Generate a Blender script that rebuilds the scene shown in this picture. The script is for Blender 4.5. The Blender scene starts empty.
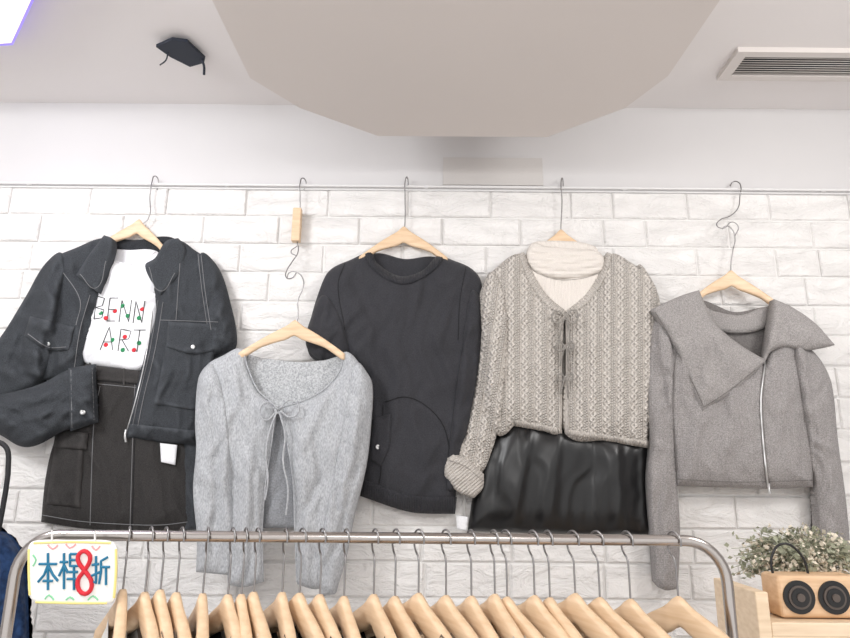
import bpy, math, random
import numpy as np
from mathutils import Vector, Matrix
from mathutils.geometry import delaunay_2d_cdt
random.seed(4)
S=bpy.context.scene
try:
    S.view_settings.view_transform='Standard'; S.view_settings.look='None'
except Exception: pass
# ---------------- camera ----------------
F=640.0; TH=math.radians(14); RO=math.radians(0.5); D=2.4; ZC=1.55
fwd=np.array([0,math.cos(TH),math.sin(TH)]); up0=np.array([0,-math.sin(TH),math.cos(TH)]); r0=np.array([1.,0,0])
rt=math.cos(RO)*r0+math.sin(RO)*up0; up=-math.sin(RO)*r0+math.cos(RO)*up0
C=np.array([0,-D,ZC])
cd=bpy.data.cameras.new('camera'); cam=bpy.data.objects.new('camera',cd); S.collection.objects.link(cam)
cam.matrix_world=Matrix(((rt[0],up[0],-fwd[0],C[0]),(rt[1],up[1],-fwd[1],C[1]),(rt[2],up[2],-fwd[2],C[2]),(0,0,0,1)))
cd.sensor_width=36; cd.sensor_fit='HORIZONTAL'; cd.lens=36*F/850; cd.clip_start=.02
S.camera=cam
def rays(px,py):
    px=np.atleast_1d(np.asarray(px,float)); py=np.atleast_1d(np.asarray(py,float))
    return fwd[None]+((px-425)/F)[:,None]*rt[None]+((319-py)/F)[:,None]*up[None]
def P(px,py,dep):       # measured point on vertical plane 'dep' metres in front of the wall
    d=rays(px,py); t=(-np.atleast_1d(dep)+D)/d[:,1]
    return C[None]+t[:,None]*d
def PZ(px,py,z):
    d=rays(px,py); t=(z-ZC)/d[:,2]
    return (C[None]+t[:,None]*d)
# ---------------- materials ----------------
def lin(c):
    return tuple(((v/255)/12.92 if v/255<=.04045 else ((v/255+.055)/1.055)**2.4) for v in c)+(1,)
class NT:
    def __init__(s,name):
        s.m=bpy.data.materials.new(name); s.m.use_nodes=True; s.t=s.m.node_tree
        s.b=s.t.nodes['Principled BSDF']
    def n(s,typ,**k):
        x=s.t.nodes.new(typ)
        for a,v in k.items(): setattr(x,a,v)
        return x
    def l(s,a,b): s.t.links.new(a,b)
    def math(s,op,a,b=None,c=None):
        x=s.n('ShaderNodeMath',operation=op)
        for i,v in enumerate((a,b,c)):
            if v is None: continue
            if isinstance(v,(int,float)): x.inputs[i].default_value=v
            else: s.l(v,x.inputs[i])
        return x.outputs[0]
def fabric(name,c1,c2,scale=120,rough=.9,bump=.3,bs=None,rib=None,ribs=.5,dist=.002,cable=False,sheen=.08,big=None,lo=.35,hi=.65,stretch=None,wear=None):
    N=NT(name); tc=N.n('ShaderNodeTexCoord')
    no=N.n('ShaderNodeTexNoise'); no.inputs['Scale'].default_value=scale; no.inputs['Detail'].default_value=3
    if stretch:
        mp=N.n('ShaderNodeMapping'); mp.inputs['Scale'].default_value=stretch; N.l(tc.outputs['Object'],mp.inputs[0]); N.l(mp.outputs[0],no.inputs['Vector'])
    else: N.l(tc.outputs['Object'],no.inputs['Vector'])
    cr=N.n('ShaderNodeValToRGB'); cr.color_ramp.elements[0].position=lo; cr.color_ramp.elements[1].position=hi
    cr.color_ramp.elements[0].color=lin(c1); cr.color_ramp.elements[1].color=lin(c2)
    N.l(no.outputs['Fac'],cr.inputs['Fac']); col=cr.outputs['Color']
    if big:
        n2=N.n('ShaderNodeTexNoise'); n2.inputs['Scale'].default_value=big[1]; n2.inputs['Detail'].default_value=7; n2.inputs['Roughness'].default_value=.7
        N.l(tc.outputs['Object'],n2.inputs['Vector'])
        c3=N.n('ShaderNodeValToRGB'); c3.color_ramp.elements[0].position=.42; c3.color_ramp.elements[1].position=.72
        c3.color_ramp.elements[0].color=(0,0,0,1); c3.color_ramp.elements[1].color=(big[2],)*3+(1,)
        N.l(n2.outputs['Fac'],c3.inputs['Fac'])
        mx=N.n('ShaderNodeMixRGB'); N.l(c3.outputs['Color'],mx.inputs[0]); N.l(col,mx.inputs[1]); mx.inputs[2].default_value=lin(big[0]); col=mx.outputs[0]
    if wear:   # faded ridges of washed denim
        ge=N.n('ShaderNodeNewGeometry'); c4=N.n('ShaderNodeValToRGB'); c4.color_ramp.elements[0].position=.52; c4.color_ramp.elements[1].position=.62
        c4.color_ramp.elements[0].color=(0,0,0,1); c4.color_ramp.elements[1].color=(wear[1],)*3+(1,)
        N.l(ge.outputs['Pointiness'],c4.inputs['Fac'])
        mx=N.n('ShaderNodeMixRGB'); N.l(c4.outputs['Color'],mx.inputs[0]); N.l(col,mx.inputs[1]); mx.inputs[2].default_value=lin(wear[0]); col=mx.outputs[0]
    N.l(col,N.b.inputs['Base Color'])
    N.b.inputs['Roughness'].default_value=rough
    N.b.inputs['Sheen Weight'].default_value=sheen
    N.b.inputs['Specular IOR Level'].default_value=.25
    h=no.outputs['Fac']
    if bs:
        n4=N.n('ShaderNodeTexNoise'); n4.inputs['Scale'].default_value=bs; n4.inputs['Detail'].default_value=3
        N.l(tc.outputs['Object'],n4.inputs['Vector']); h=n4.outputs['Fac']
    if rib or cable:
        uv=N.n('ShaderNodeUVMap'); uv.uv_map='UVMap'; sp=N.n('ShaderNodeSeparateXYZ'); N.l(uv.outputs[0],sp.inputs[0])
        u,v=sp.outputs[0],sp.outputs[1]
    if rib:
        a=N.math('SINE',N.math('MULTIPLY',u,2*math.pi/rib[0]))
        if len(rib)>1:
            a=N.math('ADD',a,N.math('SINE',N.math('MULTIPLY',v,2*math.pi/rib[1])))
        h=N.math('ADD',h,N.math('MULTIPLY',a,ribs))
    if cable:
        W=.052;Q=.044
        c=N.math('FRACT',N.math('DIVIDE',u,W))
        s=N.math('MULTIPLY',N.math('SINE',N.math('MULTIPLY',v,2*math.pi/Q)),.16)
        def strand(x,k=6.2):
            return N.math('MAXIMUM',N.math('SUBTRACT',1,N.math('POWER',N.math('MULTIPLY',N.math('ABSOLUTE',x),k),2)),0)
        a=strand(N.math('SUBTRACT',N.math('SUBTRACT',c,.36),s)); b=strand(N.math('ADD',N.math('SUBTRACT',c,.36),s))
        sw=N.math('MULTIPLY',N.math('SINE',N.math('MULTIPLY',v,4*math.pi/Q)),.25)
        a=N.math('MULTIPLY',a,N.math('ADD',.9,sw)); b=N.math('MULTIPLY',b,N.math('SUBTRACT',.9,sw))
        zz=N.math('ADD',.55,N.math('MULTIPLY',N.math('SINE',N.math('MULTIPLY',v,2*math.pi/.010)),.3))
        zz2=N.math('ADD',.55,N.math('MULTIPLY',N.math('SINE',N.math('ADD',N.math('MULTIPLY',v,2*math.pi/.010),2.0)),.3))
        e=N.math('MULTIPLY',strand(N.math('SUBTRACT',c,.74),11),zz); e2=N.math('MULTIPLY',strand(N.math('SUBTRACT',c,.90),11),zz2)
        h0=N.math('MAXIMUM',N.math('MAXIMUM',a,b),N.math('MAXIMUM',e,e2))
        h=N.math('ADD',N.math('MULTIPLY',h,.25),h0)
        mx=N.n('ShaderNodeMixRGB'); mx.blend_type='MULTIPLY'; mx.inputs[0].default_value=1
        g=N.n('ShaderNodeValToRGB'); g.color_ramp.elements[0].color=(.80,.79,.78,1); g.color_ramp.elements[1].color=(1.02,1.02,1.02,1); g.color_ramp.elements[1].position=.6  # mild shade in the recesses between strands, painted into the yarn colour
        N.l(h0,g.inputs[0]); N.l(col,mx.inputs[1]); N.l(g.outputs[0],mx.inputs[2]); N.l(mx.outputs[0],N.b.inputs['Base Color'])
    bp=N.n('ShaderNodeBump'); bp.inputs['Strength'].default_value=bump; bp.inputs['Distance'].default_value=dist
    N.l(h,bp.inputs['Height']); N.l(bp.outputs[0],N.b.inputs['Normal'])
    return N.m
def plain(name,c,rough=.6,metal=0,emit=None,var=0,bump=0,scale=60):
    N=NT(name); N.b.inputs['Roughness'].default_value=rough; N.b.inputs['Metallic'].default_value=metal
    tc=N.n('ShaderNodeTexCoord'); no=N.n('ShaderNodeTexNoise'); no.inputs['Scale'].default_value=scale; no.inputs['Detail'].default_value=5
    N.l(tc.outputs['Object'],no.inputs['Vector'])
    cr=N.n('ShaderNodeValToRGB'); a=tuple(max(0,v-var) for v in c); b=tuple(min(255,v+var) for v in c)
    cr.color_ramp.elements[0].color=lin(a); cr.color_ramp.elements[1].color=lin(b); N.l(no.outputs['Fac'],cr.inputs[0]); N.l(cr.outputs[0],N.b.inputs['Base Color'])
    if bump:
        bp=N.n('ShaderNodeBump'); bp.inputs['Strength'].default_value=bump; bp.inputs['Distance'].default_value=.004
        N.l(no.outputs['Fac'],bp.inputs['Height']); N.l(bp.outputs[0],N.b.inputs['Normal'])
    if emit:
        N.b.inputs['Emission Color'].default_value=lin(emit[0]); N.b.inputs['Emission Strength'].default_value=emit[1]
    return N.m
def woodmat(name,c1,c2):
    N=NT(name); tc=N.n('ShaderNodeTexCoord'); mp=N.n('ShaderNodeMapping'); mp.inputs['Scale'].default_value=(6,25,60)
    N.l(tc.outputs['Object'],mp.inputs[0]); no=N.n('ShaderNodeTexNoise'); no.inputs['Scale'].default_value=1.5; no.inputs['Detail'].default_value=5
    N.l(mp.outputs[0],no.inputs['Vector']); cr=N.n('ShaderNodeValToRGB'); cr.color_ramp.elements[0].position=.3; cr.color_ramp.elements[1].position=.7
    cr.color_ramp.elements[0].color=lin(c1); cr.color_ramp.elements[1].color=lin(c2)
    N.l(no.outputs['Fac'],cr.inputs[0]); N.l(cr.outputs[0],N.b.inputs['Base Color']); N.b.inputs['Roughness'].default_value=.45
    return N.m
M={}
M['denim']=fabric('black_denim',(46,48,52),(68,71,75),scale=420,bump=.4,rib=(.005,),ribs=.25,sheen=0,wear=((96,100,105),.45))
M['denim2']=fabric('washed_denim_skirt',(42,40,40),(62,60,59),scale=420,bump=.4,rib=(.005,),ribs=.25,sheen=0,wear=((92,89,88),.5))
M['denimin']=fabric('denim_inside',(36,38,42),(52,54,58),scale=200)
M['stitch']=plain('stitch_thread',(124,124,126),.8)
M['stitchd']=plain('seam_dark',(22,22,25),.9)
M['white']=fabric('white_cotton',(228,228,231),(238,238,241),scale=300,bump=.05)
M['heather']=fabric('heather_knit',(150,152,156),(192,194,197),scale=260,bump=.2,rib=(.008,),ribs=.15,lo=.3,hi=.7,stretch=(1,1,.4))
M['heatherin']=fabric('heather_lace',(150,152,155),(196,198,200),scale=190,bump=.2)
M['cami']=fabric('camisole_knit',(126,128,132),(148,150,154),scale=230,bump=.3,rib=(.012,),ribs=.3)
M['black']=fabric('charcoal_jersey',(48,48,52),(58,58,62),scale=300,bump=.15)
M['blackrib']=fabric('charcoal_rib',(42,42,46),(54,54,58),scale=300,bump=.5,rib=(.009,),ribs=.7)
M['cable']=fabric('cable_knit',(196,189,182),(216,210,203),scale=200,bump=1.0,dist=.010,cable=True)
M['cablerib']=fabric('knit_rib',(182,175,168),(206,200,193),scale=200,bump=.8,dist=.004,rib=(.011,),ribs=.6)
M['cream']=fabric('cream_rib',(214,207,200),(226,219,212),scale=400,bump=.4,rib=(.014,),ribs=.9)
M['grey']=fabric('taupe_waffle',(130,126,125),(162,158,157),scale=260,bump=.5,rib=(.009,.007),ribs=.3)
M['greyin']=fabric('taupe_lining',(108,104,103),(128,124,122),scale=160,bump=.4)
M['greycol']=fabric('taupe_collar',(136,132,131),(166,162,160),scale=260,bump=.4,rib=(.006,.012),ribs=.3)
M['satin']=plain('black_satin',(10,10,12),.34,0,var=2)
M['wood']=woodmat('hanger_beech',(212,180,144),(232,204,172))
M['wood2']=woodmat('light_wood',(222,196,164),(238,216,188))
M['steel']=plain('hook_steel',(150,148,148),.3,1)
M['chrome']=plain('rack_chrome',(178,172,168),.22,1)
M['rail']=plain('rail_white',(222,221,221),.5)
M['btn']=plain('snap_silver',(205,205,205),.35,.7)
M['blk']=plain('black_ink',(25,25,28),.7)
M['red']=plain('print_red',(205,35,50),.7)
M['green']=plain('print_green',(30,130,80),.7)
M['paint']=plain('wall_paint',(210,208,208),.8,var=2,scale=4)
M['ceil']=plain('ceiling_paint',(234,230,229),.9,var=2,scale=3)
M['slab']=plain('bulkhead_paint',(224,217,213),.9,var=2,scale=3)
M['floor']=plain('floor_tile',(225,221,218),.6,var=3,scale=5)
M['mortar']=plain('mortar_white',(226,224,222),.9,var=3,scale=50)
def brickmat():
    N=NT('white_brick'); tc=N.n('ShaderNodeTexCoord')
    a=N.n('ShaderNodeTexNoise'); a.inputs['Scale'].default_value=13; a.inputs['Detail'].default_value=9; a.inputs['Roughness'].default_value=.62; a.inputs['Distortion'].default_value=1.2
    mp=N.n('ShaderNodeMapping'); mp.inputs['Scale'].default_value=(.6,1,1.3)
    N.l(tc.outputs['Object'],mp.inputs[0]); N.l(mp.outputs[0],a.inputs['Vector'])
    cr=N.n('ShaderNodeValToRGB'); cr.color_ramp.elements[0].color=lin((226,223,221)); cr.color_ramp.elements[1].color=lin((242,240,238)); N.l(a.outputs['Fac'],cr.inputs[0]); N.l(cr.outputs[0],N.b.inputs['Base Color'])
    bp=N.n('ShaderNodeBump'); bp.inputs['Strength'].default_value=.75; bp.inputs['Distance'].default_value=.032
    N.l(a.outputs['Fac'],bp.inputs['Height']); N.l(bp.outputs[0],N.b.inputs['Normal']); N.b.inputs['Roughness'].default_value=.5
    return N.m
M['brick']=brickmat()
# ---------------- helpers ----------------
def link(o): S.collection.objects.link(o); return o
def group(name,loc):
    e=bpy.data.objects.new(name,None); e.location=loc; e.empty_display_size=.05; return link(e)
def par(o,e):
    if e is not None:
        o.parent=e; o.matrix_parent_inverse=Matrix.Translation(-e.location)
def meshobj(name,v,f,mat,parent=None,smooth=True,uv=None):
    me=bpy.data.meshes.new(name); me.from_pydata([tuple(map(float,x)) for x in v],[],[tuple(map(int,x)) for x in f])
    me.materials.append(M[mat] if isinstance(mat,str) else mat)
    if smooth: me.polygons.foreach_set('use_smooth',[True]*len(me.polygons))
    if uv is not None:
        ul=me.uv_layers.new(name='UVMap'); idx=np.zeros(len(me.loops),dtype=np.int32); me.loops.foreach_get('vertex_index',idx)
        ul.data.foreach_set('uv',np.asarray(uv)[idx].astype(np.float32).ravel())
    me.update(); o=bpy.data.objects.new(name,me); link(o); par(o,parent); return o
def box(name,lo,hi,mat,parent=None,bev=0):
    x0,y0,z0=lo;x1,y1,z1=hi
    v=[(x0,y0,z0),(x1,y0,z0),(x1,y1,z0),(x0,y1,z0),(x0,y0,z1),(x1,y0,z1),(x1,y1,z1),(x0,y1,z1)]
    f=[(0,3,2,1),(4,5,6,7),(0,1,5,4),(1,2,6,5),(2,3,7,6),(3,0,4,7)]
    o=meshobj(name,v,f,mat,parent,smooth=False)
    if bev:
        b=o.modifiers.new('bevel','BEVEL'); b.width=bev; b.segments=3
    return o
def smoothpath(pts,step,closed=True):
    pts=[(p[0],p[1],len(p)>2) for p in pts]; n=len(pts); out=[]
    def g(i): return np.array(pts[i%n][:2],float) if closed else np.array(pts[max(0,min(n-1,i))][:2],float)
    for i in range(n if closed else n-1):
        a,b=g(i),g(i+1); L=np.linalg.norm(b-a)
        if L<1e-6: continue
        def tan(j):
            if pts[j%n][2] : return b-a
            t=g(j+1)-g(j-1); q=np.linalg.norm(t); return t/q*L if q>0 else b-a
        m0,m1=tan(i),tan(i+1); k=max(1,int(round(L/step)))
        for s in range(k):
            t=s/k; out.append((2*t**3-3*t*t+1)*a+(t**3-2*t*t+t)*m0+(-2*t**3+3*t*t)*b+(t**3-t*t)*m1)
    if not closed: out.append(g(n-1))
    return np.array(out)
def h2(ix,iy,seed):
    v=np.sin(ix*127.1+iy*311.7+seed*74.7)*43758.5453; return (v-np.floor(v))*2*math.pi
def pn(x,y,seed=0):
    x0=np.floor(x);y0=np.floor(y);fx=x-x0;fy=y-y0;u=fx*fx*fx*(fx*(fx*6-15)+10);v=fy*fy*fy*(fy*(fy*6-15)+10)
    def g(i,j):
        a=h2(x0+i,y0+j,seed); return np.cos(a)*(fx-i)+np.sin(a)*(fy-j)
    return ((g(0,0)*(1-u)+g(1,0)*u)*(1-v)+(g(0,1)*(1-u)+g(1,1)*u)*v)*1.5
def segd(x,y,a,b):
    dx,dy=b[0]-a[0],b[1]-a[1]; L=dx*dx+dy*dy+1e-9
    t=np.clip(((x-a[0])*dx+(y-a[1])*dy)/L,0,1); return np.hypot(x-a[0]-t*dx,y-a[1]-t*dy),t
def bdist(x,y,poly):
    d=np.full(x.shape,1e9); n=len(poly)
    for i in range(n):
        d=np.minimum(d,segd(x,y,poly[i],poly[(i+1)%n])[0])
    return d
def inside(x,y,poly):
    c=np.zeros(x.shape,bool); n=len(poly); j=n-1
    for i in range(n):
        xi,yi=poly[i];xj,yj=poly[j]
        if yi!=yj: c^=((yi>y)!=(yj>y))&(x<(xj-xi)*(y-yi)/(yj-yi)+xi)
        j=i
    return c
class Sheet:
    cnt=0
    def __init__(s,name,outline,depth,T,R,mat,parent,step=2.6,folds=(),noise=None,base=None,thick=.012,ang=0,fine=None,edge=.002):
        Sheet.cnt+=1; s.seed=Sheet.cnt*3.1
        s.poly=smoothpath(outline,step); s.depth=depth;s.T=T;s.R=R;s.folds=folds;s.noise=noise;s.base=base;s.fine=fine;s.edge=edge
        lo=s.poly.min(0);hi=s.poly.max(0); pts=[]
        r=0
        yy=lo[1]
        while yy<hi[1]:
            xx=lo[0]+(step*.5 if r%2 else 0)
            while xx<hi[0]: pts.append((xx,yy)); xx+=step
            yy+=step*.87; r+=1
        pts=np.array(pts) if pts else np.zeros((0,2))
        if len(pts):
            ins=inside(pts[:,0],pts[:,1],s.poly); pts=pts[ins]
        if len(pts):
            d=bdist(pts[:,0],pts[:,1],s.poly); pts=pts[d>step*.45]
        nb=len(s.poly); allp=np.vstack([s.poly,pts]) if len(pts) else s.poly
        res=delaunay_2d_cdt([Vector((float(a),float(b))) for a,b in allp],[],[list(range(nb))],1,1e-4)
        V=np.array([(v.x,v.y) for v in res[0]]); Fc=[tuple(f) for f in res[2]]
        h=s.height(V[:,0],V[:,1])
        front=P(V[:,0],V[:,1],h)
        bk=(s.basedepth(V[:,0],V[:,1])-thick)
        back=P(V[:,0],V[:,1],bk); back[:,0]=front[:,0]; back[:,2]=front[:,2]
        ec={}
        faces=[]
        n=len(V)
        for f in Fc:
            a=sum((V[f[i]][0]*V[f[(i+1)%3]][1]-V[f[(i+1)%3]][0]*V[f[i]][1]) for i in range(3))
            if a>0: f=f[::-1]
            faces.append(f); faces.append(tuple(q+n for q in f[::-1]))
            for i in range(3):
                e=(f[i],f[(i+1)%3]); ec[e]=ec.get(e,0)+1
        for (a,b) in list(ec):
            if (b,a) not in ec: faces.append((b,a,a+n,b+n))
        k=.0038; ca,sa=math.cos(math.radians(ang)),math.sin(math.radians(ang))
        uv=np.stack([(V[:,0]*ca+V[:,1]*sa)*k,(-V[:,0]*sa+V[:,1]*ca)*k],1); uv=np.vstack([uv,uv])
        s.obj=meshobj(name,np.vstack([front,back]),faces,mat,parent,uv=uv)
    def basedepth(s,x,y):
        if s.base is None: return np.full(np.shape(x),float(s.depth))
        b=s.base if isinstance(s.base,(list,tuple)) else [s.base]
        h=b[0].height(x,y)
        for q in b[1:]: h=np.maximum(h,q.height(x,y))
        return h+s.depth
    def height(s,x,y):
        x=np.asarray(x,float);y=np.asarray(y,float)
        b=s.basedepth(x,y); ins=inside(x,y,s.poly); d=np.where(ins,bdist(x,y,s.poly),0)
        t=np.clip(d/s.R,0,1); h=s.T*np.sqrt(np.clip(1-(1-t)**2,0,1))
        fade=np.clip(d/5,0,1); e=0
        for f in s.folds:   # crease: sharp on one side, soft on the other
            dd,tt=segd(x,y,f[:2],f[2:4]); sd=np.sign((x-f[0])*(f[3]-f[1])-(y-f[1])*(f[2]-f[0])); w=np.where(sd>0,f[4]*.65,f[4]*1.5)
            e=e+f[5]*np.exp(-(dd/w)**2)*np.sin(np.pi*np.clip(tt*.9+.05,0,1))**.5
        if s.noise:
            nz=s.noise; amp,sx,sy=nz[:3]; an=math.radians(nz[3] if len(nz)>3 else 0); u=x*math.cos(an)+y*math.sin(an); v=-x*math.sin(an)+y*math.cos(an)
            wx=pn(u/45,v/45,s.seed+5)*16; wy=pn(u/30,v/30,s.seed+7)*10
            q=pn((u+wx)/sx,v/sy,s.seed); e=e+amp*(q+.7*(1-2.2*np.abs(pn((u+wx)/sx*1.3,(v+wy)/sy*1.1,s.seed+9)))-.3)
            e=e+amp*.14*(1-3*np.abs(pn((u-wx)/sx*2.4,(v+wy)/sy*2.0,s.seed+19)))
        if s.fine: e=e+s.fine(x,y)
        return b+h+e*fade+s.edge
def on_h(on,x,y):
    if isinstance(on,(int,float)): return np.full(len(x),float(on))
    on=on if isinstance(on,(list,tuple)) else [on]
    h=on[0].height(x,y)
    for q in on[1:]: h=np.maximum(h,q.height(x,y))
    return h
def strokes(name,paths,r,mat,parent,on,lift=.0005,step=3,smooth=True):
    cu=bpy.data.curves.new(name,'CURVE'); cu.dimensions='3D'; cu.bevel_depth=r; cu.bevel_resolution=2; cu.use_fill_caps=True
    for p in paths:
        pts=smoothpath(p if smooth else [(a[0],a[1],1) for a in p],step,False)
        W=P(pts[:,0],pts[:,1],on_h(on,pts[:,0],pts[:,1])+lift)
        sp=cu.splines.new('POLY'); sp.points.add(len(W)-1)
        for i,w in enumerate(W): sp.points[i].co=(*w,1)
    cu.materials.append(M[mat]); o=bpy.data.objects.new(name,cu); link(o); par(o,parent); return o
def tube(name,pts,r,mat,parent,cyclic=False,smooth=True,res=6):
    cu=bpy.data.curves.new(name,'CURVE'); cu.dimensions='3D'; cu.bevel_depth=r; cu.bevel_resolution=5; cu.use_fill_caps=True; cu.resolution_u=res
    L=pts if isinstance(pts[0][0],(tuple,list,np.ndarray,Vector)) else [pts]
    for pp in L:
        if smooth:
            sp=cu.splines.new('BEZIER'); sp.bezier_points.add(len(pp)-1)
            for i,w in enumerate(pp):
                b=sp.bezier_points[i]; b.co=tuple(map(float,w)); b.handle_left_type=b.handle_right_type='AUTO'
        else:
            sp=cu.splines.new('POLY'); sp.points.add(len(pp)-1)
            for i,w in enumerate(pp): sp.points[i].co=(*map(float,w),1)
        sp.use_cyclic_u=cyclic
    cu.materials.append(M[mat]); o=bpy.data.objects.new(name,cu); link(o); par(o,parent); return o
def pxtube(name,pts,r,mat,parent):
    W=[P(a,b,c)[0] for a,b,c in pts]; return tube(name,W,r,mat,parent)
def disc(name,px,py,dep,r,th,mat,parent,seg=20):
    c=P(px,py,dep)[0]; v=[];f=[]
    rings=[(r,0),(r,-th*.6),(r*.8,-th),(r*.35,-th),(r*.25,-th*.75)]
    for rr,yo in rings:
        for i in range(seg):
            a=2*math.pi*i/seg; v.append((c[0]+rr*math.cos(a),c[1]+yo,c[2]+rr*math.sin(a)))
    for k in range(len(rings)-1):
        for i in range(seg):
            j=(i+1)%seg; f.append((k*seg+i,k*seg+j,(k+1)*seg+j,(k+1)*seg+i))
    f.append(tuple((len(rings)-1)*seg+i for i in range(seg)))
    return meshobj(name,v,f,mat,parent)
def hanger_mesh(W=.40,drop=.10,h0=.05,h1=.03,th=.014,cz=0):
    v=[];f=[];n=36;m=12
    for i in range(n+1):
        s=-1+2*i/n; a=abs(s)
        x=s*W/2; zt=-drop*(a**1.25)+.012*math.exp(-(s/.1)**2); h=(h0-(h0-h1)*min(1,a*1.6))
        if a>.97: h*=.75
        yo=.02*a*a; t=th*(1+.5*a)*(.8 if a>.97 else 1)
        for k in range(m):
            an=2*math.pi*k/m; c,q=math.cos(an),math.sin(an)
            ex=lambda z:math.copysign(abs(z)**.55,z)
            v.append((x,-yo+ex(c)*t/2,zt-h/2+ex(q)*h/2))
    for i in range(n):
        for k in range(m):
            j=(k+1)%m; f.append((i*m+k,i*m+j,(i+1)*m+j,(i+1)*m+k))
    f.append(tuple(range(m))[::-1]); f.append(tuple(n*m+k for k in range(m)))
    return v,f
def wall_hanger(px,py,dep,W,drop,hook,rot=0,h0=.05):
    c=P(px,py,dep)[0]; e=group('wooden_clothes_hanger',Vector(c))
    v,f=hanger_mesh(W,drop,h0=h0); R=math.radians(rot)
    v=[(c[0]+x*math.cos(R)-z*math.sin(R),c[1]+y,c[2]+x*math.sin(R)+z*math.cos(R)) for x,y,z in v]
    meshobj('body',v,f,'wood',e)
    pxtube('hook',[(px,py+4,dep)]+hook,.0022,'steel',e)
    return e
# ---------------- room ----------------
RZ=P(425,190,.0)[0][2]; ZCE=P(425,106,0)[0][2]
YB=-3.9
wall=box('wall_back',(-3.5,0,0),(3.5,.12,ZCE),'paint')
box('wall_left',(-3.62,YB,0),(-3.5,.12,ZCE),'paint'); box('wall_right',(3.5,YB,0),(3.62,.12,ZCE),'paint')
box('floor',(-3.62,YB,-.08),(3.62,.12,0),'floor')
box('ceiling',(-3.62,YB,ZCE),(3.62,.12,ZCE+.1),'ceil')
box('mortar_layer',(-3.5,-.007,0),(3.5,-.0002,RZ-.008),'mortar',wall)
v=[];f=[]
z=RZ-.008; row=0; BH=.118
while z>.0:
    x=-3.5-random.random()*.3
    while x<3.5:
        L=random.choice([.31,.33,.32,.30,.17,.33])
        g_=.0025
        x0,x1=x+g_,x+L-g_; z1,z0=z-g_,max(0,z-BH+g_); dd=-.013-random.random()*.006; b=.006
        k=len(v)
        x0=max(x0,-3.5); x1=min(x1,3.5)
        if x1-x0>.03 and z1-z0>.02:
            for (yy,i) in ((-.0005,0),(dd+.004,.0015),(dd,b)):
                v+= [(x0+i,yy,z0+i),(x1-i,yy,z0+i),(x1-i,yy,z1-i),(x0+i,yy,z1-i)]
            for q in (0,4):
                for j in range(4):
                    jj=(j+1)%4; f.append((k+q+j,k+q+jj,k+q+4+jj,k+q+4+j))
            f.append((k+8,k+9,k+10,k+11))
        x+=L
    z-=BH; row+=1
meshobj('brick_cladding',v,f,'brick',wall,smooth=False)
a=P(443,158,0)[0]; b=P(543,186,0)[0]
M['plate']=plain('plate_paint',(202,198,195),.8)
box('trim_cover_plate',(a[0],-.006,b[2]),(b[0],0,a[2]),'plate')
rail=group('wall_hanging_rail',Vector((0,-.03,RZ)))
tube('rail_bar',[(-3.4,-.032,RZ),(3.4,-.032,RZ)],.0055,'rail',rail,smooth=False)
box('rail_back_strip',(-3.4,-.020,RZ-.012),(3.4,-.0,RZ+.010),'rail',rail)
for i in range(-4,5): 
    box('bracket_%d'%(i+5),(i*.8-.008,-.034,RZ-.006),(i*.8+.008,-.004,RZ+.006),'rail',rail)
# bulkhead (dropped octagonal slab)
ZS=2.76
q=[PZ(*p,ZS)[0] for p in [(212,0),(250,78),(300,108),(378,136),(547,137),(625,108),(668,76),(720,0)]]
yb=YB+.05
A0=PZ(212,0,ZS)[0]; A1=PZ(720,0,ZS)[0]
q[0]=np.array([q[1][0]+(A0[0]-q[1][0])/(A0[1]-q[1][1])*(yb-q[1][1]),yb,ZS]); 
q[-1]=np.array([q[-2][0]+(A1[0]-q[-2][0])/(A1[1]-q[-2][1])*(yb-q[-2][1]),yb,ZS])
n=len(q); vv=[tuple(p) for p in q]+[(p[0],p[1],ZCE) for p in q]
meshobj('ceiling_bulkhead',vv,[tuple(range(n))[::-1],tuple(range(n,2*n))]+[(i,(i+1)%n,(i+1)%n+n,i+n) for i in range(n)],'slab',smooth=False)
# vent
M['ventd']=plain('vent_dark',(60,57,56),.8); M['vent']=plain('vent_metal',(216,210,206),.5)
va=PZ(738,47,ZCE)[0]; vb=PZ(716,76,ZCE)[0]
x0=(va[0]+vb[0])/2; y0=va[1]; y1=vb[1]
if y0>y1: y0,y1=y1,y0
x1=x0+.95
ve=group('ceiling_air_vent',Vector(((x0+x1)/2,(y0+y1)/2,ZCE)))
box('cavity',(x0+.02,y0+.02,ZCE-.004),(x1-.02,y1-.02,ZCE-.0005),'ventd',ve)
for nm,lo,hi in (('frame_1',(x0,y0),(x1,y0+.03)),('frame_2',(x0,y1-.03),(x1,y1)),('frame_3',(x0,y0+.03),(x0+.04,y1-.03)),('frame_4',(x1-.04,y0+.03),(x1,y1-.03))):
    box(nm,(lo[0],lo[1],ZCE-.02),(hi[0],hi[1],ZCE),'vent',ve)
ns=7
for i in range(ns):
    yc=y0+.04+(y1-y0-.08)*(i+.5)/ns
    o=meshobj('slat_%d'%(i+1),[(x0+.035,yc-.008,ZCE-.016),(x1-.035,yc-.008,ZCE-.016),(x1-.035,yc+.006,ZCE-.005),(x0+.035,yc+.006,ZCE-.005)],[(0,1,2,3)],'vent',ve)
    o.modifiers.new('s','SOLIDIFY').thickness=.003
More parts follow.
